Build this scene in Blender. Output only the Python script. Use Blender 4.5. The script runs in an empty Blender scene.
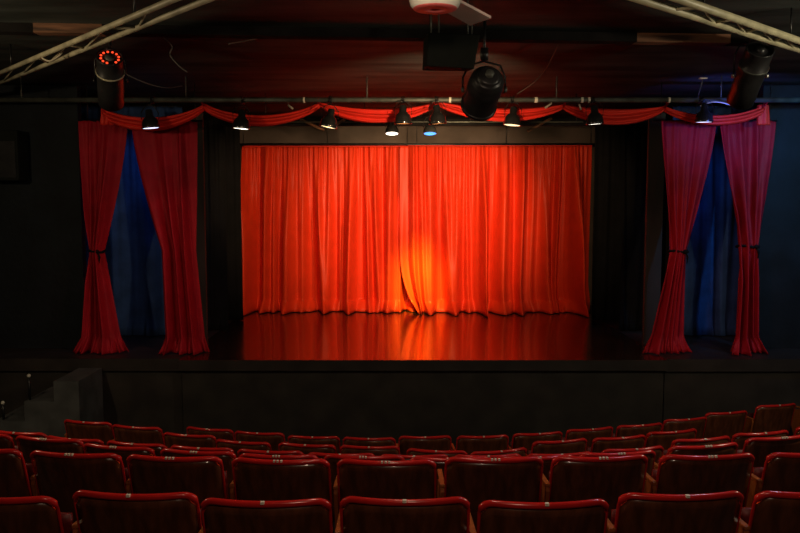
import bpy, bmesh, math, random
from mathutils import Vector, Matrix
random.seed(7)
PI = math.pi
S = bpy.context.scene
C = S.collection

# ---------------------------------------------------------------- camera, light, exposure
F, CAMZ, PITCH = 780.0, 3.15, math.atan(66.5 / 780)
cd = bpy.data.cameras.new('camera'); cam = bpy.data.objects.new('camera', cd); C.objects.link(cam)
cd.sensor_width = 36; cd.lens = F / 800 * 36; cd.clip_start = 0.05; cd.clip_end = 100
cam.location = (0, 0, CAMZ); cam.rotation_euler = (PI / 2 - PITCH, 0, 0)
S.camera = cam
S.view_settings.view_transform = 'Standard'; S.view_settings.look = 'None'
S.view_settings.gamma = 1.0; S.view_settings.exposure = 0.0; S.view_settings.use_curve_mapping = False
S.cycles.use_denoising = True
S.cycles.max_bounces = 8; S.cycles.sample_clamp_indirect = 4.0
w = bpy.data.worlds.new('world'); S.world = w; w.use_nodes = True
w.node_tree.nodes['Background'].inputs[0].default_value = (0.2, 0.25, 0.35, 1)
w.node_tree.nodes['Background'].inputs[1].default_value = 0.02


def spot(name, loc, target, energy, col, angle=60, blend=0.8, size=0.05):
    d = bpy.data.lights.new(name, 'SPOT'); o = bpy.data.objects.new(name, d); C.objects.link(o)
    d.energy = energy; d.color = col; d.spot_size = math.radians(angle); d.spot_blend = blend
    d.shadow_soft_size = size
    o.location = loc
    o.rotation_euler = (Vector(target) - Vector(loc)).to_track_quat('-Z', 'Y').to_euler()
    return o


def point(name, loc, energy, col, size=0.1):
    d = bpy.data.lights.new(name, 'POINT'); o = bpy.data.objects.new(name, d); C.objects.link(o)
    d.energy = energy; d.color = col; d.shadow_soft_size = size; o.location = loc
    return o


def ray(px, py):
    u = (px - 400) / F; v = (266.5 - py) / F
    return Vector((u, math.cos(PITCH) + v * math.sin(PITCH), -math.sin(PITCH) + v * math.cos(PITCH)))


def P(px, py, Y):
    r = ray(px, py); return Vector((0, 0, CAMZ)) + r * (Y / r.y)


def PZ(px, py, z):
    r = ray(px, py); return Vector((0, 0, CAMZ)) + r * ((z - CAMZ) / r.z)


ST = 1.15          # stage top
CEIL = 4.65
WARM = (1.0, 0.72, 0.42)
# curtain wash from the lamps on the front pipe
for px, e, tx in ((241, 150, -1.9), (328, 110, -1.5), (403, 90, 0.2), (438, 200, 0.5), (512, 620, 0.4), (595, 120, 2.4)):
    a = P(px, 129, 9.45)
    spot('curtain_wash', a, (tx, 14, 2.85), e, (1.0, 0.70, 0.36), 58, 0.7, 0.03)
# amber special on the middle seam, low
spot('amber_special', P(430, 136, 11.2), (0.30, 14, 1.55), 3000, (0.75, 1.0, 0.05), 19, 1.0, 0.25)
spot('pink_special', P(392, 136, 11.2), (0.10, 14, 2.9), 130, (1.0, 0.66, 0.60), 17, 1.0)
# the centre front-of-house fixture
spot('centre_wash', (0.78, 7.15, 3.9), (0.35, 9.8, 4.15), 300, (1.0, 0.66, 0.36), 78, 1.0)
# side bays
spot('blue_spot_right', (3.95, 8.9, 4.0), (4.2, 10.4, 4.35), 48, (0.10, 0.18, 1.0), 95, 1.0)
spot('added_red_fill_right', (1.9, 7.3, 4.1), (3.95, 10.3, 1.75), 80, (1.0, 0.45, 0.35), 44, 1.0)  # added fill without a fixture, stands in for spill on the right curtains
spot('added_red_fill_left', (-1.2, 7.8, 4.1), (-3.35, 10.3, 1.9), 60, (1.0, 0.40, 0.34), 46, 1.0)  # added fill, no lamp hangs here; placed obliquely to bring out the folds
spot('blue_spot_left', (-3.3, 10.8, 4.3), (-3.75, 11.4, 3.1), 14, (0.04, 0.30, 1.0), 100, 1.0)
spot('blue_spot_right', (3.9, 10.8, 4.3), (4.3, 11.4, 3.3), 16, (0.04, 0.32, 1.0), 80, 1.0)
spot('teal_wall_wash', (5.2, 8.2, 4.3), (5.4, 10.4, 3.2), 140, (0.1, 0.45, 1.0), 100, 1.0)
# house lights over the audience, out of frame
point('house_lamp_left', (-4.5, 5.3, 3.95), 95, (1.0, 0.76, 0.45), 0.06)
point('house_lamp_right', (4.7, 4.9, 3.95), 130, (1.0, 0.88, 0.62), 0.06)
point('house_lamp_centre', (0.0, 3.7, 4.30), 34, (1.0, 0.74, 0.52), 0.06)
point('house_lamp_back', (0.2, 0.6, 4.3), 55, (1.0, 0.70, 0.48), 0.1)
spot('cool_lamp_right', (2.4, 4.6, 4.45), (1.6, 4.0, 1.5), 40, (0.6, 0.75, 1.0), 100, 1.0)

# ---------------------------------------------------------------- materials
MATS = {}


def mat(name, col, rough=0.5, metal=0.0, var=0.0, vscale=6.0, bump=0.0, bscale=40.0, emit=None, estr=0.0,
        sheen=0.0, coat=0.0, spec=0.5, stretch=None, col2=None):
    if name in MATS: return MATS[name]
    m = bpy.data.materials.new(name); m.use_nodes = True; MATS[name] = m
    nt = m.node_tree; b = nt.nodes['Principled BSDF']
    b.inputs['Base Color'].default_value = (*col, 1); b.inputs['Roughness'].default_value = rough
    b.inputs['Metallic'].default_value = metal; b.inputs['Sheen Weight'].default_value = sheen
    b.inputs['Coat Weight'].default_value = coat; b.inputs['Specular IOR Level'].default_value = spec
    tc = nt.nodes.new('ShaderNodeTexCoord'); mp = nt.nodes.new('ShaderNodeMapping')
    nt.links.new(tc.outputs['Object'], mp.inputs[0])
    if stretch: mp.inputs['Scale'].default_value = stretch
    n = nt.nodes.new('ShaderNodeTexNoise'); n.inputs['Scale'].default_value = vscale; n.inputs['Detail'].default_value = 5
    nt.links.new(mp.outputs[0], n.inputs['Vector'])
    r = nt.nodes.new('ShaderNodeValToRGB')
    c2 = col2 or tuple(min(1, c * (1 + var)) for c in col)
    r.color_ramp.elements[0].position = 0.35; r.color_ramp.elements[1].position = 0.68
    r.color_ramp.elements[0].color = (*[c * (1 - var) for c in col], 1); r.color_ramp.elements[1].color = (*c2, 1)
    nt.links.new(n.outputs['Fac'], r.inputs[0]); nt.links.new(r.outputs[0], b.inputs['Base Color'])
    if bump:
        n2 = nt.nodes.new('ShaderNodeTexNoise'); n2.inputs['Scale'].default_value = bscale
        nt.links.new(mp.outputs[0], n2.inputs['Vector'])
        bp = nt.nodes.new('ShaderNodeBump'); bp.inputs['Strength'].default_value = bump; bp.inputs['Distance'].default_value = 0.02
        nt.links.new(n2.outputs['Fac'], bp.inputs['Height']); nt.links.new(bp.outputs[0], b.inputs['Normal'])
    if emit:
        b.inputs['Emission Color'].default_value = (*emit, 1); b.inputs['Emission Strength'].default_value = estr
    return m


M_black_paint = mat('black_wall_paint', (0.0045, 0.0075, 0.011), 0.7, spec=0.3, var=0.4, vscale=2.5, bump=0.2, bscale=14)
M_ceiling = mat('black_ceiling_paint', (0.044, 0.050, 0.048), 0.6, spec=0.12, var=0.6, vscale=1.3, bump=0.25, bscale=5, stretch=(0.5, 2.2, 1))
M_back = mat('grey_brown_wall', (0.095, 0.066, 0.054), 0.8, var=0.2, vscale=2)
M_stage = mat('black_gloss_stage_boards', (0.030, 0.014, 0.010), 0.21, var=0.4, vscale=3, bump=0.10, bscale=9, stretch=(1, 0.5, 1), coat=0.25)
M_fascia = mat('black_stage_front', (0.024, 0.020, 0.017), 0.6, var=0.35, vscale=3)
M_lip = mat('dark_brown_stage_lip', (0.024, 0.019, 0.017), 0.5, var=0.3, vscale=4)
M_carpet = mat('dark_aisle_carpet', (0.02, 0.012, 0.012), 0.95, var=0.4, vscale=30)
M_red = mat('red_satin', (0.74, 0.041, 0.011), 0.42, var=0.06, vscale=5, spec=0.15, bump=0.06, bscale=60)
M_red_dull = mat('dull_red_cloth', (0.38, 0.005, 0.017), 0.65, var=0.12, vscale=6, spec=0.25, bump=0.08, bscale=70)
M_hem = mat('red_satin_hem', (0.62, 0.02, 0.01), 0.6, var=0.1, vscale=6, spec=0.2)
M_swag = mat('red_swag_cloth', (0.75, 0.026, 0.012), 0.55, var=0.08, vscale=5, spec=0.3)
M_blackcloth = mat('black_masking_cloth', (0.006, 0.005, 0.006), 0.9, var=0.3, vscale=5, spec=0.2)
M_bluecloth = mat('dark_blue_cloth', (0.035, 0.075, 0.20), 0.8, spec=0.2, var=0.25, vscale=4)
M_column = mat('grey_green_paint', (0.036, 0.038, 0.031), 0.7, var=0.3, vscale=4, stretch=(1, 1, 0.3))
M_wood = mat('varnished_dark_wood', (0.11, 0.032, 0.013), 0.28, var=0.35, vscale=7, stretch=(4, 4, 0.5), coat=0.4)
M_sidewood = mat('orange_varnished_wood', (0.34, 0.085, 0.016), 0.4, var=0.2, vscale=10, stretch=(3, 3, 0.5))
M_vinyl = mat('red_vinyl', (0.62, 0.018, 0.016), 0.2, var=0.12, vscale=9)
M_vinyl2 = mat('dark_red_vinyl', (0.13, 0.006, 0.006), 0.5, var=0.15, vscale=9)
M_mark = mat('pale_mark', (0.9, 0.82, 0.68), 0.4, var=0.1)
M_blackmetal = mat('black_metal', (0.018, 0.018, 0.02), 0.35, 0.3, var=0.3, vscale=10)
M_canblack = mat('satin_black_can', (0.035, 0.034, 0.036), 0.38, 0.4, var=0.25, vscale=8)
M_lampblack = mat('glossy_black_lamp', (0.03, 0.03, 0.03), 0.16, 0.5, var=0.25, vscale=8, coat=0.5)
M_grey = mat('worn_grey_pipe', (0.085, 0.09, 0.078), 0.5, 0.3, var=0.4, vscale=6)
M_cream = mat('old_cream_paint', (0.55, 0.50, 0.32), 0.45, var=0.25, vscale=6)
M_greycream = mat('dirty_grey_paint', (0.42, 0.39, 0.27), 0.5, var=0.35, vscale=5)
M_beamwood = mat('bare_brown_timber', (0.15, 0.066, 0.032), 0.8, var=0.75, vscale=3, stretch=(0.6, 6, 6))
M_beamblack = mat('black_painted_timber', (0.009, 0.008, 0.008), 0.9, spec=0.1, var=0.3)
M_white = mat('white_plastic', (0.72, 0.70, 0.62), 0.5, var=0.06)
M_redlens = mat('red_lens', (0.85, 0.16, 0.15), 0.5, var=0.08)
M_panel = mat('pinkish_white_board', (0.85, 0.64, 0.58), 0.6, var=0.08)
M_cable = mat('grey_cable', (0.10, 0.09, 0.08), 0.6, var=0.1)
M_palecable = mat('pale_cable', (0.45, 0.40, 0.30), 0.6, var=0.1)
M_steel = mat('bright_steel', (0.6, 0.6, 0.58), 0.3, 0.8, var=0.1)
M_speaker = mat('black_speaker_case', (0.009, 0.011, 0.009), 0.8, spec=0.15, var=0.2)
M_led = mat('red_led', (0.7, 0.05, 0.02), 0.4, emit=(1.0, 0.07, 0.02), estr=1.3)
M_glow_white = mat('lamp_glow_white', (0.9, 0.9, 0.85), 0.4, emit=(1.0, 0.93, 0.8), estr=3.0)
M_glow_warm = mat('lamp_glow_warm', (0.9, 0.6, 0.3), 0.4, emit=(1.0, 0.70, 0.38), estr=2.0)
M_glow_orange = mat('lamp_glow_orange', (0.9, 0.4, 0.2), 0.4, emit=(1.0, 0.35, 0.1), estr=1.6)
M_glow_blue = mat('lamp_glow_blue', (0.1, 0.4, 0.9), 0.4, emit=(0.01, 0.30, 1.0), estr=1.5)
M_glow_violet = mat('lamp_glow_violet', (0.8, 0.8, 1.0), 0.4, emit=(0.72, 0.70, 1.0), estr=2.0)
M_concrete = mat('dark_step_paint', (0.075, 0.078, 0.08), 0.7, var=0.3, vscale=4)


# ---------------------------------------------------------------- helpers
def obj(name, bm, m, parent=None, smooth=True, bev=0):
    me = bpy.data.meshes.new(name)
    bmesh.ops.recalc_face_normals(bm, faces=bm.faces[:]) if bm.faces else None
    bm.to_mesh(me); bm.free()
    me.materials.append(m)
    if smooth:
        for p in me.polygons: p.use_smooth = True
    o = bpy.data.objects.new(name, me); C.objects.link(o)
    if parent: o.parent = parent
    if bev:
        b = o.modifiers.new('b', 'BEVEL'); b.width = bev; b.segments = 2; b.limit_method = 'ANGLE'
    return o


def thing(name, label, cat, loc=(0, 0, 0), rotz=0, group=None):
    o = bpy.data.objects.new(name, None); C.objects.link(o); o.empty_display_size = 0.1
    o.location = loc; o.rotation_euler = (0, 0, rotz)
    return tag(o, label, cat, group)


def tag(o, label, cat, group=None, kind=None):
    o['label'] = label; o['category'] = cat
    if group: o['group'] = group
    if kind: o['kind'] = kind
    return o


def struct(name, bm, m, smooth=False):
    o = obj(name, bm, m, None, smooth); o['kind'] = 'structure'; return o


def box(bm, a, b):
    x0, y0, z0 = a; x1, y1, z1 = b
    v = [bm.verts.new(p) for p in ((x0, y0, z0), (x1, y0, z0), (x1, y1, z0), (x0, y1, z0), (x0, y0, z1), (x1, y0, z1), (x1, y1, z1), (x0, y1, z1))]
    for f in ((0, 3, 2, 1), (4, 5, 6, 7), (0, 1, 5, 4), (1, 2, 6, 5), (2, 3, 7, 6), (3, 0, 4, 7)):
        bm.faces.new([v[i] for i in f])
    return bm


def BOX(a, b): return box(bmesh.new(), a, b)


def tube(bm, pts, r, n=10, closed=False):
    pts = [Vector(p) for p in pts]; rings = []
    up = Vector((0, 0, 1))
    N = len(pts)
    for i, p in enumerate(pts):
        if closed: t = pts[(i + 1) % N] - pts[i - 1]
        else: t = pts[min(i + 1, N - 1)] - pts[max(i - 1, 0)]
        t.normalize()
        s = t.cross(up)
        if s.length < 0.05: s = t.cross(Vector((0, 1, 0)))
        s.normalize(); q = s.cross(t)
        rr = r[i] if isinstance(r, (list, tuple)) else r
        rings.append([bm.verts.new(p + (s * math.cos(a) + q * math.sin(a)) * rr) for a in [2 * PI * k / n for k in range(n)]])
    for i in range(N if closed else N - 1):
        A, B = rings[i], rings[(i + 1) % N]
        for k in range(n): bm.faces.new((A[k], A[(k + 1) % n], B[(k + 1) % n], B[k]))
    if not closed:
        bm.faces.new(rings[0][::-1]); bm.faces.new(rings[-1])
    return bm


def TUBE(pts, r, n=10): return tube(bmesh.new(), pts, r, n)


def lathe(bm, prof, axis_m, n=28, cap0=True, cap1=True):
    """prof: list of (radius, height along local z); axis_m: 4x4 placing local z axis"""
    rings = []
    for r, h in prof:
        rings.append([bm.verts.new(axis_m @ Vector((r * math.cos(2 * PI * k / n), r * math.sin(2 * PI * k / n), h))) for k in range(n)])
    for A, B in zip(rings, rings[1:]):
        for k in range(n): bm.faces.new((A[k], A[(k + 1) % n], B[(k + 1) % n], B[k]))
    if cap0: bm.faces.new(rings[0][::-1])
    if cap1: bm.faces.new(rings[-1])
    return bm


def axis(loc, d):
    q = Vector(d).normalized().to_track_quat('Z', 'Y')
    return Matrix.Translation(Vector(loc)) @ q.to_matrix().to_4x4()


def bez(p0, p1, sag, n=12, axis_=2):
    p0, p1 = Vector(p0), Vector(p1); out = []
    for i in range(n + 1):
        t = i / n; p = p0.lerp(p1, t); p[axis_] -= sag * 4 * t * (1 - t); out.append(p)
    return out


def smooth_mod(o, lv=1):
    m = o.modifiers.new('s', 'SUBSURF'); m.levels = lv; m.render_levels = lv


# ---------------------------------------------------------------- structure
# seat rows: pixel centres of each backrest's top edge, unprojected on the row's own level
ROWS = {
    'A': (0.83, [(207, 429), (257, 433), (313, 437), (368, 438.5), (425.5, 437), (484, 436.5), (540, 433.5), (593, 429), (643, 425), (689, 419), (730, 412.5), (780, 405), (832, 396)]),
    'B': (1.03, [(84, 422), (133, 427), (186, 435), (240, 442), (305, 445), (369, 447), (437, 451), (501, 451), (563, 441), (623, 437.5), (676, 431.5)]),
    'C': (1.25, [(17, 433), (72, 439), (129, 443.5), (197, 448), (268, 451.5), (341, 454.5), (414, 456), (487, 456), (562, 454.5), (637, 449), (706, 439), (766, 433), (828, 426)]),
    'D': (1.52, [(-27, 434), (43, 439), (113, 447), (196, 452), (279, 456), (364, 457), (449, 458.5), (534, 457.5), (622, 453.5), (709, 446), (785, 437.5)]),
    'E': (1.80, [(-30, 450), (70, 454.5), (169, 458), (278, 461), (386, 462), (496, 459.5), (604, 458), (713, 456.5), (820, 454)]),
    'F': (1.97, [(-12, 499), (127, 495.5), (265, 502.5), (403, 501), (546, 504), (688, 496), (826, 494)]),
}
SEATH = 0.83


def quadfit(pts):
    # least squares Y = a + b x + c x^2
    n = len(pts); s = [sum(p[0] ** k for p in pts) for k in range(5)]; t = [sum(p[1] * p[0] ** k for p in pts) for k in range(3)]
    A = Matrix(((s[0], s[1], s[2]), (s[1], s[2], s[3]), (s[2], s[3], s[4]))); return A.inverted() @ Vector(t)


SEATPOS = {}; FIT = {}
for k, (z, px) in ROWS.items():
    pts = [PZ(x, y, z) for x, y in px]
    for _ in range(60):      # neighbours bolted side by side keep at least a fixed pitch
        for a, b in zip(pts, pts[1:]):
            d = (b - a).length
            if d < 0.556:
                q = (b - a) * ((0.556 - d) / d * 0.25); a -= q; b += q
    SEATPOS[k] = pts; FIT[k] = quadfit(pts)


def fy(k, x):
    a, b, c = FIT[k]; x = max(-4.5, min(4.8, x)); return a + b * x + c * x * x


# terraced floor
bm = bmesh.new()
order = ['F', 'E', 'D', 'C', 'B', 'A']
NX = 48; xs = [-5.8 + 11.8 * i / NX for i in range(NX + 1)]
levels = [(lambda x: -2.4, 2.02), (lambda x: -1.0, 1.80), (lambda x: 0.2, 1.58), (lambda x: 1.3, 1.36), (lambda x: fy('F', x) - 0.42, ROWS['F'][0] - SEATH)]
for a, b in zip(order, order[1:]):
    levels.append(((lambda x, a=a, b=b: 0.40 * fy(a, x) + 0.60 * fy(b, x)), ROWS[b][0] - SEATH))
prev = None
for i, (fn, z) in enumerate(levels):
    nx = levels[i + 1][0] if i + 1 < len(levels) else (lambda x: 14.8)
    a_ = [bm.verts.new((x, fn(x), z)) for x in xs]; b_ = [bm.verts.new((x, nx(x), z)) for x in xs]
    for k in range(NX): bm.faces.new((a_[k], a_[k + 1], b_[k + 1], b_[k]))
    if prev:
        for k in range(NX): bm.faces.new((prev[k], prev[k + 1], a_[k + 1], a_[k]))
    prev = b_
struct('floor', bm, M_carpet)

struct('wall_left', BOX((-5.95, -2.5, 0), (-5.8, 14.9, CEIL)), M_black_paint)
struct('wall_right', BOX((6.0, -2.5, 0), (6.15, 14.9, CEIL)), M_black_paint)
struct('wall_back', BOX((-5.8, -2.55, 0), (6.0, -2.4, CEIL)), M_black_paint)
struct('wall_front', BOX((-5.8, 14.8, 0), (6.0, 14.95, CEIL)), M_back)
struct('ceiling', BOX((-5.95, -2.5, CEIL), (6.15, 14.95, CEIL + 0.15)), M_ceiling)
# the black returns either side of the stage opening
struct('wall_proscenium_left', BOX((-5.8, 10.42, ST), (-4.25, 10.54, CEIL)), M_black_paint)
struct('wall_proscenium_right', BOX((4.78, 10.42, ST), (6.0, 10.54, CEIL)), M_black_paint)
# narrow columns beside the stage opening
struct('trim_1', BOX((P(192, 200, 10.75).x, 10.70, ST), (P(205, 200, 10.75).x, 10.76, P(400, 113, 10.75).z)), M_column)
struct('trim_2', BOX((P(646, 200, 10.75).x, 10.70, ST), (P(662, 200, 10.75).x, 10.76, P(400, 113, 10.75).z)), M_column)

# stage
st = thing('stage', 'low black glossy stage floor reflecting the red curtain', 'stage', (0, 0, 0))
YF = 9.65; XL = P(179, 360, YF).x; XR = P(667, 360, YF).x
bm = BOX((XL, YF, ST - 0.135), (XR, 14.78, ST)); obj('deck', bm, M_stage, st, False)
obj('front_panel', BOX((XL + 0.02, YF + 0.05, 0.0), (XR - 0.02, YF + 0.10, ST - 0.136)), M_fascia, st, False)
bm = BOX((XL, YF - 0.02, ST - 0.135), (XR, YF - 0.0005, ST - 0.001)); obj('front_edge_board', bm, M_lip, st, False)
obj('side_wing_deck', BOX((-5.79, YF + 0.09, ST - 0.16), (XL - 0.001, 14.78, ST - 0.002)), M_lip, st, False)
obj('side_wing_deck', BOX((XR + 0.001, YF + 0.05, ST - 0.16), (5.99, 14.78, ST - 0.002)), M_lip, st, False)
obj('side_front_panel', BOX((-5.79, YF + 0.14, 0), (XL - 0.01, YF + 0.18, ST - 0.161)), M_fascia, st, False)
obj('side_front_panel', BOX((XR + 0.01, YF + 0.10, 0), (5.99, YF + 0.14, ST - 0.161)), M_fascia, st, False)


# ---------------------------------------------------------------- curtains
def make_profile(W, n_small, n_big, amp_small, amp_big, seed):
    """folds of a hanging cloth: fine gathers at the heading that merge to broad folds"""
    R = random.Random(seed)
    sm = [((i + R.uniform(-.3, .3)) / n_small, R.uniform(.5, 1.0)) for i in range(n_small)]
    bg = []
    for i in range(n_big):
        bg.append(((i + R.uniform(-.35, .35)) / n_big, R.uniform(.35, 1.0), R.uniform(-.6, .6) / n_big, R.uniform(0, .35), R.uniform(.2, .5) / n_big))
    ws = 0.30 / n_small
    nl = max(2, n_big // 2); lg = [((i + R.uniform(-.4, .4)) / nl, R.uniform(.4, 1.0), R.uniform(.18, .42) / nl) for i in range(nl)]

    def f(u, v):
        a = 0
        fs = max(0.18, 1 - v * 1.6)
        for c, h in sm:
            d = (u - c) / ws
            if abs(d) < 3: a += h * math.exp(-d * d) * amp_small * fs
        for c, h, dr, v0, wd in bg:
            g = min(1, max(0, (v - v0 + 0.25) / 0.5))
            d = (u - c - dr * v) / wd
            if abs(d) < 3: a += h * g * math.exp(-d * d) * amp_big
        for c, h, wd in lg:
            d = (u - c) / wd
            if abs(d) < 3: a += h * min(1, 0.25 + v) * math.exp(-d * d) * amp_big * 0.8
        return a
    return f


def curtain(name, Lf, Rf, Yf, ztop, zbot, prof, m, parent=None, nu=260, nv=60, puddle=0.0, hem_wave=0.0, seed=1, xs_=None, widen=0.0):
    R = random.Random(seed)
    ph = [R.uniform(0, 6.28) for _ in range(6)]
    bm = bmesh.new(); g = []
    for j in range(nv + 1):
        v = j / nv; row = []
        vv = v ** 0.92
        L, Rr = Lf(v), Rf(v)
        for i in range(nu + 1):
            u = i / nu
            x = L + (Rr - L) * u + (xs_(v, u) if xs_ else 0)
            d = prof(u, v)
            y = Yf(v, u) - d
            z = ztop + (zbot - ztop) * v
            if puddle and v > 0.93:
                k = (v - 0.93) / 0.07
                wv = 0.6 + 0.4 * math.sin(u * 37 + ph[0]) * math.sin(u * 17 + ph[1]) + .25 * math.sin(u * 91 + ph[2])
                y -= puddle * (k ** 1.3) * wv
                z = z + (0.055 if puddle > 0.15 else 0.03) * math.sin(k * PI) * (0.5 + 0.5 * math.sin(u * 61 + ph[3]) * math.sin(u * 23 + ph[4]))
                x += (u - 0.5) * widen * k ** 1.5 + 0.02 * k * math.sin(u * 47 + ph[5])
            row.append(bm.verts.new((x, y, z)))
        g.append(row)
    for j in range(nv):
        for i in range(nu):
            bm.faces.new((g[j][i], g[j][i + 1], g[j + 1][i + 1], g[j + 1][i]))
    o = obj(name, bm, m, parent)
    s = o.modifiers.new('t', 'SOLIDIFY'); s.thickness = 0.006; s.offset = 0
    return o


def lerp(a, b, t): return a + (b - a) * t


def keyed(keys):
    def f(v):
        if v <= keys[0][0]: return keys[0][1]
        for (a, x), (b, y) in zip(keys, keys[1:]):
            if v <= b:
                t = (v - a) / (b - a); t = t * t * (3 - 2 * t) if True else t
                return x + (y - x) * t
        return keys[-1][1]
    return f


YC = 14.12
ZT = P(417, 146.5, 14).z
xa, xm, xb = P(242.5, 146, 14).x, P(402, 146, 14).x, P(592, 146, 14).x
p1 = make_profile(2.8, 36, 15, 0.05, 0.32, 3)


def p1s(u, v):      # the part that runs behind the other half lies nearly flat
    k = min(1, max(0, (0.90 - u) / 0.06)); return p1(u, v) * (0.12 + 0.88 * k)


t = thing('main_curtain', 'brightly lit red satin stage curtain, left half behind the middle seam', 'curtain', (0, 0, 0), 0, 'main stage curtains')
curtain('curtain_cloth', lambda v: xa - 0.02 * v, lambda v: xm + 0.42, lambda v, u: YC, ZT, ST + 0.012,
        p1s, M_red, t, 520, 90, puddle=0.24, seed=5)
obj('heading_tape', BOX((xa, YC - 0.012, ZT - 0.003), (xm + 0.1, YC + 0.012, ZT + 0.022)), M_hem, t, False)
t = thing('main_curtain', 'brightly lit red satin stage curtain, right half overlapping the middle seam', 'curtain', (0, 0, 0), 0, 'main stage curtains')
p2 = make_profile(3.4, 40, 17, 0.05, 0.32, 11)


def p2s(u, v):
    k = min(1, max(0, (u - 0.045) / 0.03)); return p2(u, v) * (0.12 + 0.88 * k)


curtain('curtain_cloth', lambda v: xm - 0.04, keyed([(0, xb), (0.8, xb - 0.02), (1, xb + 0.03)]),
        lambda v, u: YC - 0.11 - (0.06 + 0.12 * v) * max(0, 1 - u * 5), ZT, ST + 0.012, p2s, M_red, t, 620, 90, puddle=0.24, seed=8, xs_=lambda v, u: 0.30 * max(0, (v - 0.62) / 0.38) ** 2.2 * math.exp(-(u / 0.085) ** 2))
obj('heading_tape', BOX((xm + 0.101, YC - 0.122, ZT - 0.003), (xb, YC - 0.095, ZT + 0.022)), M_hem, t, False)
# track the main curtain runs on
t = thing('curtain_track', 'dark rail above the bright red main curtain', 'curtain rail', (0, 0, 0))
obj('rail', TUBE([(xa - 0.1, YC - 0.05, ZT + 0.045), (xb + 0.1, YC - 0.05, ZT + 0.045)], 0.02), M_blackmetal, t)
for x in (xa, -1.3, 0.3, 1.9, xb): obj('hanger', TUBE([(x, YC - 0.05, ZT + 0.05), (x, YC - 0.05, CEIL)], 0.006, 6), M_blackmetal, t)

# side tabs on the stage front
ZS = P(400, 110, 10.2).z


def side_curtain(label, xt0, xt1, xw0, xw1, xb0, xb1, ywaist, tie, yb, seed, Y=10.22):
    t = thing('side_curtain', label, 'curtain', (P((xb0 + xb1) / 2, yb, Y).x, Y, ST))
    W = P(xt1, 110, Y).x - P(xt0, 110, Y).x
    zt = P(400, 121, Y).z; zb = ST + 0.012
    vw = (zt - P(400, ywaist, Y).z) / (zt - zb)
    X = lambda px: P(px, 200, Y).x
    ease = 1.0
    Lf = keyed2([(0, X(xt0)), (vw, X(xw0)), (1, X(xb0))], vw); Rf = keyed2([(0, X(xt1)), (vw, X(xw1)), (1, X(xb1))], vw)
    base = make_profile(W, 8, 5, 0.02, 0.17, seed)
    R = random.Random(seed); cl = t.location

    def prof(u, v):
        w_ = abs(v - vw); k = min(1, w_ / 0.14) if tie else 1
        bulge = (1 - k) * 0.11 * math.sqrt(max(0, 1 - (2 * u - 1) ** 2))
        return base(u, v) * (0.35 + 0.65 * k) + bulge
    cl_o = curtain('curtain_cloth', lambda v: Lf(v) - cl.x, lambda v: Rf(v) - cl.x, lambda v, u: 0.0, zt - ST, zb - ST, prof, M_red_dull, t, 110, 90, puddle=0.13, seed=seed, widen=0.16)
    if tie:
        cx = (X(xw0) + X(xw1)) / 2 - cl.x; r = (X(xw1) - X(xw0)) / 2 + 0.012; zw = P(400, ywaist, Y).z - ST
        bm = bmesh.new()
        pts = [Vector((cx + r * math.cos(a), -0.045 + 0.10 * math.sin(a), zw + 0.012 * math.sin(a * 2))) for a in [2 * PI * k / 26 for k in range(26)]]
        tube(bm, pts, 0.016, 8, True)
        tb = obj('tieback', bm, M_blackcloth, t); tb['label'] = 'black tie around the gathered curtain'
        bm = bmesh.new(); kx = cx + r * 0.45
        lathe(bm, [(0.001, -0.03), (0.026, -0.015), (0.03, 0.0), (0.026, 0.015), (0.001, 0.03)], Matrix.Translation((kx, -0.15, zw)), 12)
        tube(bm, [(kx, -0.15, zw), (kx + 0.03, -0.155, zw - 0.07), (kx + 0.025, -0.15, zw - 0.15)], [0.01, 0.014, 0.006], 7)
        obj('tie_knot', bm, M_blackcloth, tb)
    return t


def keyed2(keys, vw):
    (a, x0), (b, x1), (c, x2) = keys

    def f(v):
        if v <= b:
            t = v / b; return x0 + (x1 - x0) * (t ** 1.35)
        t = (v - b) / (1 - b); return x1 + (x2 - x1) * (t ** 1.0)
    return f


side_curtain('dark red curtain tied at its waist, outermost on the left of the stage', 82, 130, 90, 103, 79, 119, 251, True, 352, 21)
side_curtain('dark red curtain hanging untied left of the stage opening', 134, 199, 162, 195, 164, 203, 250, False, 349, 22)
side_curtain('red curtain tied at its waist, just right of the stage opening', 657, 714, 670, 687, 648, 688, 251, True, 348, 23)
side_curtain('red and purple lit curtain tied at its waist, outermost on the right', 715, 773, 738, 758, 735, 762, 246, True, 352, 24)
for side, a, b, lab in (('l', 80, 203, 'dark rail carrying the two red side curtains left of the stage'), ('r', 653, 777, 'dark rail carrying the two tied red curtains right of the stage')):
    t = thing('curtain_rail', lab, 'curtain rail')
    A = P(a, 121, 10.22); B = P(b, 121, 10.22)
    obj('rail', TUBE([(A.x, 10.22, A.z + 0.0), (B.x, 10.22, A.z + 0.0)], 0.014, 8), M_blackmetal, t)
    for x in (A.x + 0.1, B.x - 0.1): obj('hanger', TUBE([(x, 10.22, A.z), (x, 10.22, CEIL)], 0.006, 6), M_blackmetal, t)


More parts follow.
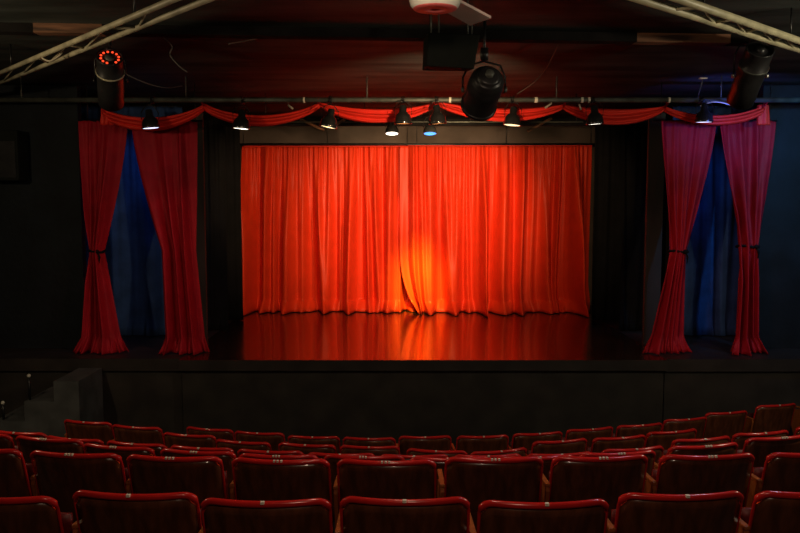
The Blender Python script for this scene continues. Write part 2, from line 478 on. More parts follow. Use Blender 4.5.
def drape(name, label, cat, x0, x1, Y, ztop, m, seed, nb, amp, zb=ST + 0.01):
    t = thing(name, label, cat, ((x0 + x1) / 2, Y, ST)); cx = (x0 + x1) / 2
    curtain('cloth', lambda v: x0 - cx, lambda v: x1 - cx, lambda v, u: 0, ztop - ST, zb - ST, make_profile(1, nb * 2, nb, amp * 0.4, amp, seed), m, t, 100, 30, puddle=0.03, seed=seed)
    bm = TUBE([(x0 - cx, 0, ztop - ST), (x1 - cx, 0, ztop - ST)], 0.015, 8)
    obj('batten', bm, M_blackmetal, t)
    for x in (x0 - cx + 0.08, x1 - cx - 0.08): obj('hanger', TUBE([(x, 0, ztop - ST), (x, 0, CEIL - ST)], 0.005, 6), M_blackmetal, t)


drape('blue_drape', 'dark blue cloth hanging in the gap between the left side curtains', 'drape', -4.62, -3.15, 11.45, 4.5, M_bluecloth, 31, 7, 0.06)
drape('blue_drape', 'dark blue cloth hanging in the gap between the tied right curtains', 'drape', 3.95, 5.3, 11.45, 4.5, M_bluecloth, 32, 7, 0.06)
drape('masking_drape', 'black masking cloth left of the bright main curtain', 'drape', -3.55, P(241, 200, 12.9).x, 12.9, 4.45, M_blackcloth, 33, 6, 0.08)
drape('masking_drape', 'black masking cloth right of the bright main curtain', 'drape', P(593, 200, 12.9).x, 4.4, 12.9, 4.45, M_blackcloth, 34, 6, 0.08)
drape('wing_drape', 'grey black cloth behind the narrow left column of the stage', 'drape', P(196, 200, 11.9).x, P(226, 200, 11.9).x, 11.9, 4.45, M_blackcloth, 35, 3, 0.07)
drape('wing_drape', 'grey black cloth behind the narrow right column of the stage', 'drape', P(622, 200, 11.9).x, P(664, 200, 11.9).x, 11.9, 4.45, M_blackcloth, 36, 4, 0.07)

# swag valance
sw = thing('swag_valance', 'red cloth valance draped in swags along the lighting pipe over the stage', 'valance')
YS = 9.80
SW = [((104, 108, 117), (205, 104, 109), (151, 118.5, 131)), ((205, 104, 110), (320, 102, 107), (262, 116, 126)), ((320, 102, 107), (438, 101, 105), (379, 109, 123.5)),
      ((438, 101, 106), (563, 104, 109), (497, 108, 122)), ((563, 104, 109), (664, 106, 111), (617, 109, 125.5)), ((664, 106, 111), (762, 106, 114), (708, 116, 125))]
for si, (a, b, c) in enumerate(SW):
    bm = bmesh.new(); g = []; NU, NV = 48, 22
    for j in range(NV + 1):
        v = j / NV; row = []
        for i in range(NU + 1):
            u = i / NU
            # quadratic through a, c(mid), b
            s = (c[0] - a[0]) / (b[0] - a[0]); px = a[0] + (b[0] - a[0]) * u

            def q(k):
                base = a[k] + (b[k] - a[k]) * u; mid = a[k] + (b[k] - a[k]) * s
                w_ = (4 * u * (1 - u)) ** 0.85
                return base + (c[k] - mid) * w_
            top, bot = q(1), q(2)
            py = top + (bot - top) * v
            p = P(px, py, YS)
            th = bot - top
            fold = 0.018 * math.sin(v * PI * 5 + 1.2 * math.sin(u * 3 + si)) * min(1, th / 12)
            p.y = YS - 0.05 * math.sin(v * PI) - fold - 0.03 * 4 * u * (1 - u)
            row.append(bm.verts.new(p))
        g.append(row)
    for j in range(NV):
        for i in range(NU): bm.faces.new((g[j][i], g[j][i + 1], g[j + 1][i + 1], g[j + 1][i]))
    o = obj('swag', bm, M_swag, sw)
    s = o.modifiers.new('t', 'SOLIDIFY'); s.thickness = 0.008
for px, py, h in ((107, 107, 18), (763, 105, 20)):
    bm = bmesh.new(); g = []
    for j in range(13):
        v = j / 12; row = []
        for i in range(33):
            u = i / 32; a_ = u * 2 * PI
            r = (0.06 + 0.012 * v) * (1 + 0.22 * math.cos(a_ * 5 + v))
            c_ = P(px, py + h * v, YS); row.append(bm.verts.new((c_.x + r * math.cos(a_), YS + r * 0.7 * math.sin(a_), c_.z)))
        g.append(row)
    for j in range(12):
        for i in range(32): bm.faces.new((g[j][i], g[j][i + 1], g[j + 1][i + 1], g[j + 1][i]))
    bm.faces.new(g[0][:-1]); bm.faces.new(g[-1][:-1])
    bmesh.ops.remove_doubles(bm, verts=bm.verts[:], dist=1e-5)
    obj('swag_tail', bm, M_swag, sw)
# ties that carry the swags on the pipe
YP = 9.62; ZP = P(400, 100, YP).z
for px, py in ((105, 108), (205, 105), (320, 103), (438, 102), (563, 105), (664, 107), (761, 106)):
    a = P(px, py, YS)
    obj('swag_tie', TUBE([(a.x, YS - 0.01, a.z - 0.02), (a.x, YP + 0.02, ZP + 0.02), (a.x, YP - 0.025, ZP + 0.01), (a.x, YP, ZP - 0.03), (a.x, YS - 0.02, a.z - 0.03)], 0.007, 6), M_red_dull, sw)

# ---------------------------------------------------------------- front lighting pipe
t = thing('lighting_pipe', 'long grey horizontal pipe over the stage front carrying small spotlights', 'pipe', (0, YP, ZP))
obj('pipe', TUBE([(-5.79, 0, 0), (5.99, 0, 0)], 0.030, 14), M_grey, t)
for x in (-4.6, -2.6, -0.4, 1.9, 3.9, 5.3): obj('drop_rod', TUBE([(x, 0, 0), (x, 0, CEIL - ZP - 0.005)], 0.008, 6), M_grey, t)
for px, wd in ((304, 0.012), (536, 0.018), (582, 0.014), (589, 0.014), (450, 0.014), (669, 0.012)):
    x = P(px, 100, YP).x
    bm = bmesh.new(); tube(bm, [(x - wd, 0, 0), (x + wd, 0, 0)], 0.035, 14); o = obj('tape_band', bm, M_mark, t); o['label'] = 'pale tape wrapped on the pipe'

GLOW = {'w': M_glow_white, 'o': M_glow_warm, 'r': M_glow_orange, 'b': M_glow_blue, 'v': M_glow_violet}


def lamp(px, py, Y, label, glow, tilt=0.0, roll=0.0, size=0.105, group='small spotlights on the front pipe', pipe=(YP, ZP)):
    """a small clamp-on reflector spotlight hanging under a pipe; py = mouth"""
    m_ = P(px, py, Y)
    t = thing('spotlight', label, 'spotlight', m_, 0, group)
    d = Vector((math.sin(roll), math.sin(tilt), -1)).normalized()
    A = axis((0, 0, 0), -d)
    s = size
    body = lathe(bmesh.new(), [(s * 0.93, 0.012), (s, 0.0), (s * 1.04, 0.010), (s * 1.0, s * 0.35), (s * 0.93, s * 0.75), (s * 0.78, s * 1.05), (s * 0.5, s * 1.3), (s * 0.42, s * 1.45), (s * 0.40, s * 2.0), (s * 0.30, s * 2.15)], A, 26, cap0=False)
    obj('lamp_body', body, M_lampblack, t)
    obj('lamp_face', lathe(bmesh.new(), [(0.001, 0.014), (s * 0.5, 0.011), (s * 0.93, 0.007)], A, 26, False, False), GLOW[glow], t)
    # yoke
    top = A @ Vector((0, 0, s * 1.0))
    bm = bmesh.new()
    yk = [top + Vector((s * 0.95, 0, 0)), top + Vector((s * 1.0, 0, s * 0.8)), top + Vector((s * 0.5, 0, s * 1.5)), top + Vector((0, 0, s * 1.62)), top + Vector((-s * 0.5, 0, s * 1.5)), top + Vector((-s * 1.0, 0, s * 0.8)), top + Vector((-s * 0.95, 0, 0))]
    tube(bm, yk, 0.006, 6)
    obj('yoke', bm, M_blackmetal, t)
    bm = bmesh.new(); a = top + Vector((0, 0, s * 1.6)); b = Vector((a.x, pipe[0] - m_.y, pipe[1] - m_.z))
    tube(bm, [a, b], 0.008, 6)
    bt = [b + Vector((0, 0.042 * math.cos(k), 0.042 * math.sin(k))) for k in [2 * PI * i / 14 for i in range(14)]]
    for dx in (-0.012, 0.012): tube(bm, [p + Vector((dx, 0, 0)) for p in bt], 0.008, 6, True)
    obj('clamp', bm, M_blackmetal, t)
    return t


lamp(151, 128.5, 9.5, 'black spotlight with violet white face, leftmost on the front pipe', 'v', 0.01, 0.1)
lamp(241, 129, 9.5, 'spotlight with white face hanging left of the main curtain', 'w', -0.01, -0.08)
lamp(328, 127.5, 9.5, 'black spotlight with a warm rim over the left third of the curtain', 'o', -0.01, -0.22)
lamp(403, 124, 9.5, 'black spotlight with orange rim directly above the white lit lamp', 'r', 0.04, 0.0)
lamp(438, 124, 9.5, 'black spotlight with orange rim directly above the blue lit lamp', 'r', 0.04, 0.1)
lamp(512, 125.5, 9.5, 'spotlight with bright warm face right of the big hanging fixture', 'o', -0.03, -0.1)
lamp(595, 124.5, 9.5, 'spotlight with pale face above the right edge of the main curtain', 'w', 0.02, 0.08)
lamp(704, 122.5, 9.5, 'black spotlight above the purple lit curtain, rightmost on the front pipe', 'v', 0.02, 0.0)

# batten upstage with two small lamps and struts
YB = 11.2; ZB = P(400, 122, YB).z
t = thing('upstage_batten', 'thin pale metal batten hanging just behind the swags', 'batten', (0, YB, ZB))
obj('pipe', TUBE([(-2.0, 0, 0), (2.6, 0, 0)], 0.007, 8), M_grey, t)
for x in (-1.9, -0.5, 1.0, 2.5): obj('drop_rod', TUBE([(x, 0, 0), (x, 0, CEIL - ZB)], 0.005, 6), M_blackmetal, t)
lamp(392, 134, YB, 'bright white lit lamp hanging over the top middle of the curtain', 'w', -0.22, 0.0, 0.095, 'lamps on the upstage batten', (YB, ZB))
lamp(430, 134, YB, 'blue lit lamp hanging over the top middle of the curtain', 'b', -0.22, 0.0, 0.095, 'lamps on the upstage batten', (YB, ZB))
# dark timber across the stage ceiling, with struts
t = thing('stage_beam', 'dark timber beam with diagonal struts across the stage ceiling', 'beam', (0, 12.6, 0))
ztb = P(400, 117, 12.6).z
obj('timber', BOX((-3.8, -0.05, P(400, 126, 12.6).z), (4.6, 0.05, ztb)), M_beamblack, t, False)
for a, b in (((300, 119), (324, 130)), ((552, 118), (528, 131)), ((345, 119), (330, 128))):
    A = P(a[0], a[1], 12.5); B = P(b[0], b[1], 12.5)
    obj('strut', TUBE([(A.x, -0.07, A.z), (B.x, -0.07, B.z)], 0.025, 6), M_beamwood, t)
for x in (-3.5, 0.3, 4.3): obj('post', BOX((x - 0.04, -0.04, ztb), (x + 0.04, 0.04, CEIL)), M_beamblack, t, False)

# ---------------------------------------------------------------- ceiling pieces over the audience
YBm = 7.08
zb0, zb1 = 4.57, CEIL
t = thing('ceiling_beam', 'long black painted timber beam crossing the ceiling, bare brown wood at both ends', 'beam', (0, YBm, 0), math.atan(0.075))
bA, bB = P(48, 48, YBm).x, P(112, 48, YBm).x
cA, cB = P(640, 48, YBm).x, P(738, 48, YBm).x
x_ = [(-5.6, bA, M_beamblack, 'painted_length'), (bA, bB, M_beamwood, 'bare_length'), (bB, cA, M_beamblack, 'painted_length'), (cA, cB, M_beamwood, 'bare_length'), (cB, 5.75, M_beamblack, 'painted_length')]
for a, b, m_, n_ in x_:
    obj(n_, BOX((a, -0.07, zb0 + 0.002), (b, 0.07, zb1)), m_, t, False)


def truss(label, p, q, r1, sag, m_, rungs, Z=4.42, z2=4.42):
    t = thing('ladder_truss', label, 'truss')
    ends = []
    for (a, b) in (p, q):
        A = PZ(a[0], a[1], Z); B = PZ(b[0], b[1], Z)
        A2 = A + (A - B) * 0.35; B2 = B + (B - A) * 0.8
        obj('pipe', TUBE([A2, B2], r1, 14), m_, t); ends.append((A, B))
    for u, v in rungs:
        a = ends[0][0].lerp(ends[0][1], u); b = ends[1][0].lerp(ends[1][1], v)
        obj('rung', TUBE([a, b], r1 * 0.42, 8), m_, t)
    for u in (0.1, 0.85):
        a = ends[0][0].lerp(ends[0][1], u); obj('ceiling_hanger', TUBE([a, (a.x, a.y, CEIL)], 0.008, 6), M_blackmetal, t)
    return t


truss('dirty grey ladder truss of two pipes crossing the top left corner', ((0, 73), (172, 0)), ((0, 83), (206, 0)), 0.022, 0, M_greycream,
      [(0.12, 0.03), (0.3, 0.18), (0.3, 0.35), (0.5, 0.35), (0.5, 0.55), (0.7, 0.55), (0.7, 0.78), (0.9, 0.78)])
truss('cream painted ladder truss of two pipes crossing the top right corner', ((800, 41), (682, 0)), ((800, 50), (642, 0)), 0.027, 0, M_cream,
      [(0.15, 0.05), (0.15, 0.22), (0.38, 0.22), (0.38, 0.42), (0.6, 0.42), (0.6, 0.62), (0.85, 0.62), (0.85, 0.85)])


# big lamps
def par_can(label, c_px, Y, d, dia, L, leds=False, body_m=M_canblack):
    c = P(*c_px, Y); d = Vector(d).normalized(); A = axis((0, 0, 0), -d)   # local +z = the back end
    t = thing('par_can', label, 'stage light', c, 0, 'par cans over the audience')
    r = dia / 2; h = L / 2
    pr = [(r * 0.92, -h + 0.02), (r * 0.96, -h), (r * 1.0, -h), (r * 1.0, -h * 0.1), (r * 1.03, h * 0.30), (r * 1.06, h * 0.33), (r * 1.06, h * 0.42), (r * 0.98, h * 0.45), (r * 0.98, h * 0.97), (r * 1.0, h), (r * 0.90, h), (r * 0.88, h * 0.92)]
    obj('lamp_body', lathe(bmesh.new(), pr, A, 32, False, False), body_m, t)
    obj('trim_band', lathe(bmesh.new(), [(r * 1.06, h * 0.34), (r * 1.085, h * 0.345), (r * 1.085, h * 0.40), (r * 1.06, h * 0.405)], A, 32, False, False), M_greycream if leds else M_grey, t)
    obj('back_plate', lathe(bmesh.new(), [(r * 0.89, h * 0.86), (r * 0.89, h * 0.93), (r * 0.3, h * 0.94), (0.002, h * 0.94)], A, 32, True, False), M_blackmetal, t)
    obj('lens', lathe(bmesh.new(), [(r * 0.93, -h + 0.025), (r * 0.5, -h + 0.03), (0.002, -h + 0.035)], A, 32, False, False), M_glow_orange if leds else M_speaker, t)
    if leds:
        obj('hub_plate', lathe(bmesh.new(), [(r * 0.36, h * 0.945), (r * 0.36, h * 1.0), (0.002, h * 1.0)], A, 20, False, False), M_grey, t)
        n = 12
        for k in range(n):
            a = 2 * PI * k / n + 0.2
            if k == 9: continue
            q = A @ Matrix.Translation((r * 0.66 * math.cos(a), r * 0.66 * math.sin(a), h * 0.95))
            obj('red_light', lathe(bmesh.new(), [(0.011, 0.0), (0.011, 0.006), (0.006, 0.01), (0.001, 0.011)], q, 10, True, False), M_led, t)
    else:
        obj('socket_cap', lathe(bmesh.new(), [(r * 0.40, h * 0.9), (r * 0.40, h * 1.02), (r * 0.2, h * 1.08), (0.002, h * 1.09)], A, 20, False, False), M_blackmetal, t)
    # yoke and clamp up to the beam / truss
    bm = bmesh.new()
    rt = r + 0.025; up = CEIL - c.z
    tube(bm, [(rt, 0, 0), (rt, 0, up * 0.45), (rt * 0.7, 0, up * 0.62), (-rt * 0.7, 0, up * 0.62), (-rt, 0, up * 0.45), (-rt, 0, 0)], 0.008, 6)
    tube(bm, [(0, 0, up * 0.62), (0, 0, up)], 0.014, 8)
    obj('yoke', bm, M_blackmetal, t)
    for sx in (-1, 1):
        obj('knob', lathe(bmesh.new(), [(0.001, 0), (0.02, 0.0), (0.02, 0.02), (0.001, 0.022)], axis((sx * (r + 0.02), 0, 0), (sx, 0, 0)), 12, False, False), M_steel if not leds else M_blackmetal, t)
    return t


par_can('black cylindrical stage light with a ring of red lights on its end, upper left', (110.5, 80.5), 7.35, (-0.29, 0.80, -0.72), 0.235, 0.56, True)
par_can('tilted black cylindrical stage light hanging under the cream truss, upper right', (750, 76), 6.95, (0.03, 0.74, -0.72), 0.235, 0.56, False)

# big middle fixture
c = P(484, 90, 6.6); A = axis((0, 0, 0), -Vector((-0.10, 0.80, -0.42)))
t = thing('wash_light', 'big black round-backed stage light hanging beside the box loudspeaker', 'stage light', c)
r = 0.147
obj('lamp_body', lathe(bmesh.new(), [(r * 0.8, -0.22), (r * 0.98, -0.22), (r * 1.0, -0.20), (r * 0.96, -0.02), (r * 0.99, 0.0), (r * 1.0, 0.06), (r * 0.92, 0.12)], A, 36, True, False), M_canblack, t)
obj('rear_housing', lathe(bmesh.new(), [(r * 0.92, 0.12), (r * 0.95, 0.125), (r * 0.95, 0.135), (r * 0.80, 0.16), (r * 0.80, 0.168), (r * 0.72, 0.172), (r * 0.62, 0.19), (r * 0.62, 0.198), (r * 0.50, 0.202), (r * 0.40, 0.208), (r * 0.25, 0.21)], A, 36, False, True), M_canblack, t)
obj('rear_hub', lathe(bmesh.new(), [(r * 0.24, 0.20), (r * 0.24, 0.235), (r * 0.14, 0.245), (0.002, 0.247)], A, 20, False, False), M_grey, t)
obj('front_rim', lathe(bmesh.new(), [(r * 0.99, -0.225), (r * 1.07, -0.225), (r * 1.07, -0.20), (r * 1.0, -0.195)], A, 36, False, False), M_blackmetal, t)
obj('lens', lathe(bmesh.new(), [(r * 0.9, -0.226), (0.002, -0.235)], A, 30, False, False), M_glow_orange, t)
bm = bmesh.new(); rt = r + 0.03; up = CEIL - c.z
tube(bm, [(rt, 0, 0.0), (rt, 0, 0.10), (rt * 0.75, 0, 0.2), (0, 0, 0.235), (-rt * 0.75, 0, 0.2), (-rt, 0, 0.10), (-rt, 0, 0)], 0.009, 8)
obj('yoke', bm, M_blackmetal, t)
obj('clamp', box(tube(bmesh.new(), [(0, 0, 0.23), (0, 0, up)], 0.012, 8), (-0.03, -0.03, 0.24), (0.03, 0.03, 0.34)), M_blackmetal, t)
for sx in (-1, 1): obj('knob', lathe(bmesh.new(), [(0.001, 0), (0.024, 0.0), (0.024, 0.025), (0.001, 0.027)], axis((sx * (r + 0.018), 0, 0), (sx, 0, 0)), 14, False, False), M_grey, t)

# box loudspeaker hung in straps
c = P(450, 53, 6.2)
t = thing('box_loudspeaker', 'black box loudspeaker hanging in metal straps under the pale board', 'speaker', c, 0.12)
wx, hz, dy = 0.195, 0.125, 0.13
bm = bmesh.new()
vs = [bm.verts.new(p) for p in ((-wx - 0.01, -dy, -hz), (wx - 0.03, -dy, -hz - 0.015), (wx - 0.03, dy * 0.7, -hz), (-wx - 0.01, dy * 0.7, -hz), (-wx + 0.005, -dy, hz), (wx + 0.015, -dy, hz - 0.005), (wx + 0.015, dy, hz), (-wx + 0.005, dy, hz))]
for f in ((0, 3, 2, 1), (4, 5, 6, 7), (0, 1, 5, 4), (1, 2, 6, 5), (2, 3, 7, 6), (3, 0, 4, 7)): bm.faces.new([vs[i] for i in f])
obj('cabinet', bm, M_speaker, t, False, 0.008)
obj('grille', BOX((-wx + 0.02, dy - 0.012, -hz + 0.02), (wx - 0.03, dy + 0.008, hz - 0.02)), M_blackmetal, t, False)
up = CEIL - c.z
for x in (-0.155, -0.095, 0.135, 0.165):
    obj('strap', TUBE([(x, -0.03, hz - 0.01), (x, -0.03, up)], 0.006, 6), M_grey, t)
obj('bracket', BOX((-wx + 0.01, -0.05, hz - 0.002), (wx, 0.0, hz + 0.012)), M_blackmetal, t, False)

# dome with red lens and pale board
c = P(435, 1, 4.9)
t = thing('dome_lamp', 'round white ceiling fitting with a red underside at the top middle', 'ceiling fitting', c)
A = Matrix.Translation((0, 0, 0)); r = 0.158
obj('shade', lathe(bmesh.new(), [(r * 0.86, -0.045), (r * 0.96, -0.025), (r, 0.0), (r * 0.97, 0.04), (r * 0.75, 0.085), (r * 0.4, 0.10)], A, 40, False, True), M_white, t)
obj('lens', lathe(bmesh.new(), [(r * 0.86, -0.045), (r * 0.83, -0.05), (r * 0.2, -0.054), (r * 0.18, -0.048), (0.002, -0.047)], A, 40, False, False), M_redlens, t)
obj('stem', TUBE([(0, 0, 0.09), (0, 0, CEIL - c.z)], 0.015, 10), M_white, t)
z = 4.40
q = [PZ(x, y, z) for x, y in ((470, 25.5), (491, 18.5), (452, -2), (440, 9))]
bm = bmesh.new(); lo = [bm.verts.new(p) for p in q]; hi = [bm.verts.new(p + Vector((0, 0, 0.018))) for p in q]
bm.faces.new(lo[::-1]); bm.faces.new(hi)
for i in range(4): bm.faces.new((lo[i], lo[(i + 1) % 4], hi[(i + 1) % 4], hi[i]))
t = thing('hanging_board', 'thin pale pinkish board hanging flat behind the round white ceiling fitting', 'board')
obj('board', bm, M_panel, t, False)
for p in (q[0].lerp(q[2], 0.15), q[0].lerp(q[2], 0.85)): obj('hanger', TUBE([p + Vector((0, 0, 0.015)), (p.x, p.y, CEIL)], 0.006, 6), M_grey, t)


# cables
def cable(label, pts, Y, r=0.006, m_=None, name='cable'):
    ps = [P(x, y, yy) for (x, y), yy in zip(pts, Y if isinstance(Y, (list, tuple)) else [Y] * len(pts))]
    out = []
    for i in range(len(ps) - 1):      # catmull-rom
        p0 = ps[max(i - 1, 0)]; p1 = ps[i]; p2_ = ps[i + 1]; p3 = ps[min(i + 2, len(ps) - 1)]
        for k in range(6):
            s = k / 6
            out.append(0.5 * ((2 * p1) + (-p0 + p2_) * s + (2 * p0 - 5 * p1 + 4 * p2_ - p3) * s * s + (-p0 + 3 * p1 - 3 * p2_ + p3) * s ** 3))
    out.append(ps[-1])
    c0 = out[0].copy()
    o = obj(name, TUBE([p - c0 for p in out], r, 7), m_ or M_cable); o.location = c0
    tag(o, label, 'cable'); return o


cable('thin dark cable dangling from the left end of the ceiling beam', [(158, 33), (166, 40), (172, 47), (170, 55), (178, 65), (187, 72)], 7.4, 0.006, M_cable)
cable('thin cable running right from the light with red lights', [(124, 73), (136, 79), (152, 85), (168, 88), (182, 86)], [7.25, 7.3, 7.4, 7.5, 7.6], 0.005, M_cable)
cable('short pale cable end looped under the grey ladder truss', [(42, 58), (50, 61), (60, 55), (63, 50)], 6.9, 0.008, M_palecable)
cable('dark cable trailing from the ceiling beam down to the front pipe', [(558, 45), (552, 58), (544, 72), (532, 84), (517, 94)], [7.5, 8.0, 8.6, 9.2, 9.58], 0.007, M_cable)
cable('thin dark cable along the black ceiling beam left of centre', [(228, 44), (250, 40), (272, 35), (283, 27), (290, 26)], 7.4, 0.006, M_cable)
cable('pale cable lying along the pipe above the purple lit curtain', [(700, 106), (712, 102), (724, 103), (734, 106), (741, 104)], 9.5, 0.008, M_palecable)

# clamp with bright metal on the beam, and a hanging rod
c = P(668, 34, 7.42)
t = thing('beam_clamp', 'small bright metal clamp fixed on the brown right end of the beam', 'clamp', c)
obj('jaw', TUBE([(-0.07, 0, -0.07), (-0.03, 0, -0.03), (0, 0, 0.0), (0.01, 0.0, 0.03)], [0.012, 0.015, 0.018, 0.01], 8), M_steel, t)
obj('handle', TUBE([(0, 0, 0), (0.04, 0, -0.005), (0.075, 0, -0.025)], [0.014, 0.009, 0.006], 8), M_mark, t)
obj('bolt', TUBE([(0, 0, 0.02), (0.0, 0.05, 0.04)], 0.012, 8), M_blackmetal, t)
c = P(703, 79, 9.45)
t = thing('hanging_rod', 'thin rod with a bright cap above the rightmost pipe spotlight', 'rod', c)
obj('cap', BOX((-0.045, -0.02, 0.0), (0.045, 0.02, 0.014)), M_mark, t, False)
obj('rod', TUBE([(0, 0, 0), (0.0, YP - 9.45, ZP - c.z)], 0.006, 6), M_cable, t)
obj('upper_rod', TUBE([(0, 0, 0.01), (0, 0, CEIL - c.z)], 0.004, 6), M_blackmetal, t)
for lab, a, b, Y in (('pale tag hanging from the pipe right of the left swag lamp', (288, 105), (293, 109), 9.58), ('pale slanted peg under the pipe right of the centre', (545, 108), (552, 103), 9.58), ('pale slanted peg under the pipe left of the right swag', (579, 104), (581, 110), 9.58)):
    A_ = P(*a, Y); B_ = P(*b, Y); hi = A_ if A_.z > B_.z else B_
    t = thing('pipe_tag', lab, 'tag', A_)
    obj('tag', TUBE([(0, 0, 0), B_ - A_], 0.013, 8), M_palecable, t)
    obj('string', TUBE([hi - A_, Vector((hi.x, YP, ZP)) - A_], 0.004, 5), M_cable, t)

# wall loudspeaker at the far left
c = P(8, 156, 10.2)
t = thing('wall_loudspeaker', 'dim black loudspeaker on the dark wall left of the curtains', 'speaker', c)
obj('cabinet', BOX((-0.2, -0.15, -0.32), (0.2, 0.14, 0.32)), M_speaker, t, False, 0.012)
obj('bracket', BOX((-0.06, 0.14, -0.08), (0.06, 0.22, 0.08)), M_grey, t, False)
obj('grille', BOX((-0.17, -0.16, -0.28), (0.17, -0.149, 0.18)), M_blackmetal, t, False)
obj('badge', BOX((-0.17, -0.158, 0.21), (-0.03, -0.149, 0.27)), M_grey, t, False)

# stage steps on the left
t = thing('stage_steps', 'dim grey steps climbing to the left end of the stage', 'steps', (-4.3, 9.35, 0))
x = [P(-40, 400, 9.0).x, P(-8, 400, 9.0).x, P(24, 400, 9.0).x, P(54, 400, 9.0).x, P(79, 400, 9.0).x]
zs = [0.30, 0.55, 0.79, 1.03]
bm = bmesh.new()
pr = [(x[0], 0)] + sum([[(x[i], zs[i]), (x[i + 1], zs[i])] for i in range(4)], []) + [(x[4], 0)]
fr = [bm.verts.new((a + 4.3, -0.35, b)) for a, b in pr]; bk = [bm.verts.new((a + 4.3, 0.38, b)) for a, b in pr]
bm.faces.new(fr); bm.faces.new(bk[::-1])
for i in range(len(pr)): bm.faces.new((fr[i], fr[(i + 1) % len(pr)], bk[(i + 1) % len(pr)], bk[i]))
obj('treads', bm, M_concrete, t, False)
for px, py, zz in ((29, 377, 0.79), (3, 404, 0.55)):
    k = P(px, py, 9.08)
    ps = obj('post', TUBE([(k.x + 4.3, -0.27, zz), (k.x + 4.3, -0.27, k.z)], 0.015, 8), M_blackmetal, t)
    o = obj('knob', lathe(bmesh.new(), [(0.001, -0.022), (0.016, -0.015), (0.023, 0), (0.016, 0.015), (0.001, 0.022)], Matrix.Translation((k.x + 4.3, -0.27, k.z + 0.015)), 14, False, False), M_glow_warm if False else M_white, ps)

# ---------------------------------------------------------------- theatre seats
SW_, TOPZ = 0.512, SEATH


def back_point(u, v, off=0.0):
    """u in [-1,1] across, v = height above floor; returns point on the curved reclined back"""
    x = u * SW_ / 2
    y = (TOPZ - v) * 0.26 + 0.75 * x * x
    return Vector((x, y + off, v))


def outline(n=6, rc=0.052, ztop=TOPZ - 0.012, zbot=0.36, inset=0.0):
    hw = SW_ / 2 - inset; pts = []
    pts.append((-hw, zbot))
    for k in range(n + 1):
        a = PI - (PI / 2) * k / n; pts.append((-hw + rc + rc * math.cos(a), ztop - inset - rc + rc * math.sin(a)))
    for k in range(1, 10): pts.append((-hw + rc + (2 * hw - 2 * rc) * k / 10, ztop - inset))
    for k in range(n + 1):
        a = PI / 2 - (PI / 2) * k / n; pts.append((hw - rc + rc * math.cos(a), ztop - inset - rc + rc * math.sin(a)))
    pts.append((hw, zbot))
    return pts


def panel(y0, y1, inset, zbot, bulge=0.0, nx=14, nz=10):
    """rounded-corner curved panel between offsets y0 (rear) and y1 (front)"""
    bm = bmesh.new(); g = {}
    hw = SW_ / 2 - inset; zt = TOPZ - 0.012 - inset; rc = 0.05
    for s, yo in ((0, y0), (1, y1)):
        for i in range(nx + 1):
            for j in range(nz + 1):
                uu = -1 + 2 * i / nx; x = uu * hw
                ax = abs(x); top = zt
                if ax > hw - rc: top = zt - rc + math.sqrt(max(0, rc * rc - (ax - hw + rc) ** 2))
                z = zbot + (top - zbot) * j / nz
                b = bulge * (1 - uu ** 4) * (1 - (2 * j / nz - 1) ** 6) if s else 0
                g[s, i, j] = bm.verts.new((x, (TOPZ - z) * 0.26 + 0.75 * x * x + yo + b, z))
    for i in range(nx):
        for j in range(nz):
            bm.faces.new((g[0, i, j], g[0, i + 1, j], g[0, i + 1, j + 1], g[0, i, j + 1]))
            bm.faces.new((g[1, i, j], g[1, i, j + 1], g[1, i + 1, j + 1], g[1, i + 1, j]))
    for i in range(nx):
        bm.faces.new((g[0, i, 0], g[1, i, 0], g[1, i + 1, 0], g[0, i + 1, 0])); bm.faces.new((g[0, i, nz], g[0, i + 1, nz], g[1, i + 1, nz], g[1, i, nz]))
    for j in range(nz):
        bm.faces.new((g[0, 0, j], g[0, 0, j + 1], g[1, 0, j + 1], g[1, 0, j])); bm.faces.new((g[0, nx, j], g[1, nx, j], g[1, nx, j + 1], g[0, nx, j + 1]))
    return bm


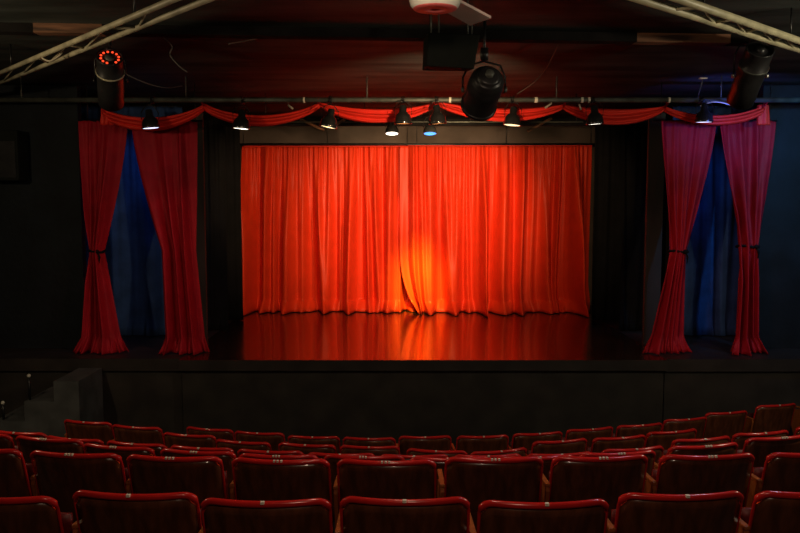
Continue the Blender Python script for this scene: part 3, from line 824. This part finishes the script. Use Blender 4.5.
def make_seat(style):
    t = thing('theater_seat', 'seat', 'seat')
    o = obj('backrest', panel(0.0, 0.014, 0.006, 0.34), M_wood, t)
    o2 = obj('back_cushion', panel(0.015, 0.03, 0.010, 0.42, 0.035), M_vinyl2, t)
    pts = [Vector((x, (TOPZ - z) * 0.26 + 0.75 * x * x + 0.008, z)) for x, z in outline()]
    n = len(pts); rr = []
    for x, z in outline(): rr.append(0.0145 if z > TOPZ - 0.04 else 0.0075)
    obj('piping', TUBE(pts, rr, 8), M_vinyl, t)
    # tip-up seat folded against the back
    bm = bmesh.new(); g = []
    for j in range(9):
        for_row = []
        a = j / 8
        for i in range(11):
            u = -1 + 2 * i / 10; x = u * 0.228
            th = 0.035 * (1 - u ** 6) * (1 - (2 * a - 1) ** 6)
            for_row.append((x, 0.215 + 0.06 - a * 0.05, 0.30 + a * 0.38, th))
        g.append(for_row)
    fr = [[bm.verts.new((p[0], p[1] + 0.02 + p[3], p[2])) for p in r] for r in g]
    bk = [[bm.verts.new((p[0], p[1] - 0.004, p[2])) for p in r] for r in g]
    for j in range(8):
        for i in range(10):
            bm.faces.new((fr[j][i], fr[j][i + 1], fr[j + 1][i + 1], fr[j + 1][i])); bm.faces.new((bk[j][i], bk[j + 1][i], bk[j + 1][i + 1], bk[j][i + 1]))
    for i in range(10):
        bm.faces.new((fr[0][i], bk[0][i], bk[0][i + 1], fr[0][i + 1])); bm.faces.new((fr[8][i], fr[8][i + 1], bk[8][i + 1], bk[8][i]))
    for j in range(8):
        bm.faces.new((fr[j][0], fr[j + 1][0], bk[j + 1][0], bk[j][0])); bm.faces.new((fr[j][10], bk[j][10], bk[j + 1][10], fr[j + 1][10]))
    obj('seat_cushion', bm, M_vinyl2, t)
    # hinge bar joins the seat and back to the side panel
    obj('hinge_bar', TUBE([(-0.262, 0.235, 0.36), (0.255, 0.235, 0.36)], 0.012, 8), M_blackmetal, t)
    # shared side panel on the left with an armrest
    bm = bmesh.new(); pr = [(0.04, 0.0), (0.34, 0.0), (0.30, 0.10), (0.27, 0.30), (0.36, 0.50), (0.34, 0.60), (0.10, 0.655), (0.09, 0.62), (0.16, 0.35), (0.13, 0.1)]
    L_ = [bm.verts.new((-0.282, a, b)) for a, b in pr]; R_ = [bm.verts.new((-0.262, a, b)) for a, b in pr]
    bm.faces.new(L_); bm.faces.new(R_[::-1])
    for i in range(len(pr)): bm.faces.new((L_[i], L_[(i + 1) % len(pr)], R_[(i + 1) % len(pr)], R_[i]))
    obj('side_panel', bm, M_sidewood, t, False)
    bm = BOX((-0.286, 0.09, 0.645), (-0.258, 0.34, 0.663)); obj('armrest', bm, M_sidewood, t, False, 0.004)
    tc = back_point(0, TOPZ - 0.012)
    bm = bmesh.new()
    if style == 3:
        for dx, h_ in ((-0.020, 0.006), (-0.002, 0.010), (0.017, 0.006)): box(bm, (dx - 0.005, -0.007, TOPZ - 0.006), (dx + 0.005, 0.007, TOPZ + 0.0045))
    else:
        box(bm, (-0.009, -0.007, TOPZ - 0.006), (0.006, 0.007, TOPZ + 0.0045))
    o = obj('seat_number', bm, M_mark, t, False); o['label'] = 'small pale mark on the middle of the top edge'
    return t


protos = {1: make_seat(1), 3: make_seat(3)}
used = {1: False, 3: False}
ORD = ['first', 'second', 'third', 'fourth', 'fifth', 'sixth', 'seventh', 'eighth', 'ninth', 'tenth', 'eleventh', 'twelfth', 'thirteenth']
RN = {'A': 'foremost row by the stage', 'B': 'second row from the stage', 'C': 'third row from the stage', 'D': 'third row from the camera',
      'E': 'second row from the camera', 'F': 'row nearest the camera'}
GN = {'A': 'seats in the foremost row', 'B': 'seats in the second row from the stage', 'C': 'seats in the third row from the stage', 'D': 'seats in the third row from the camera', 'E': 'seats in the second row from the camera', 'F': 'seats in the row nearest the camera'}
STY = {'A': 1, 'B': 1, 'C': 1, 'D': 3, 'E': 3, 'F': 1}
YAW = {('B', 6): -0.14, ('B', 7): 0.27}
for k in order:
    z = ROWS[k][0] - SEATH
    a_, b_, c_ = FIT[k]; n = len(SEATPOS[k])
    for i, p in enumerate(SEATPOS[k]):
        s = STY[k]
        if not used[s]: r_ = protos[s]; used[s] = True
        else:
            r_ = protos[s].copy(); C.objects.link(r_)
            for ch in list(protos[s].children):
                cc = ch.copy(); C.objects.link(cc); cc.parent = r_
        slope = b_ + 2 * c_ * p.x
        yaw = YAW.get((k, i), max(-0.22, min(0.22, math.atan(slope) * 0.9)) + random.uniform(-0.02, 0.02))
        r_.location = (p.x, p.y, z); r_.rotation_euler = (0, 0, yaw)
        r_['label'] = 'red-edged theatre seat, %s from left in the %s' % (ORD[i], RN[k])
        if i == 0: r_['label'] = 'red-edged theatre seat, leftmost in the %s' % RN[k]
        if i == n - 1: r_['label'] = 'red-edged theatre seat, rightmost in the %s' % RN[k]
        r_['group'] = GN[k]
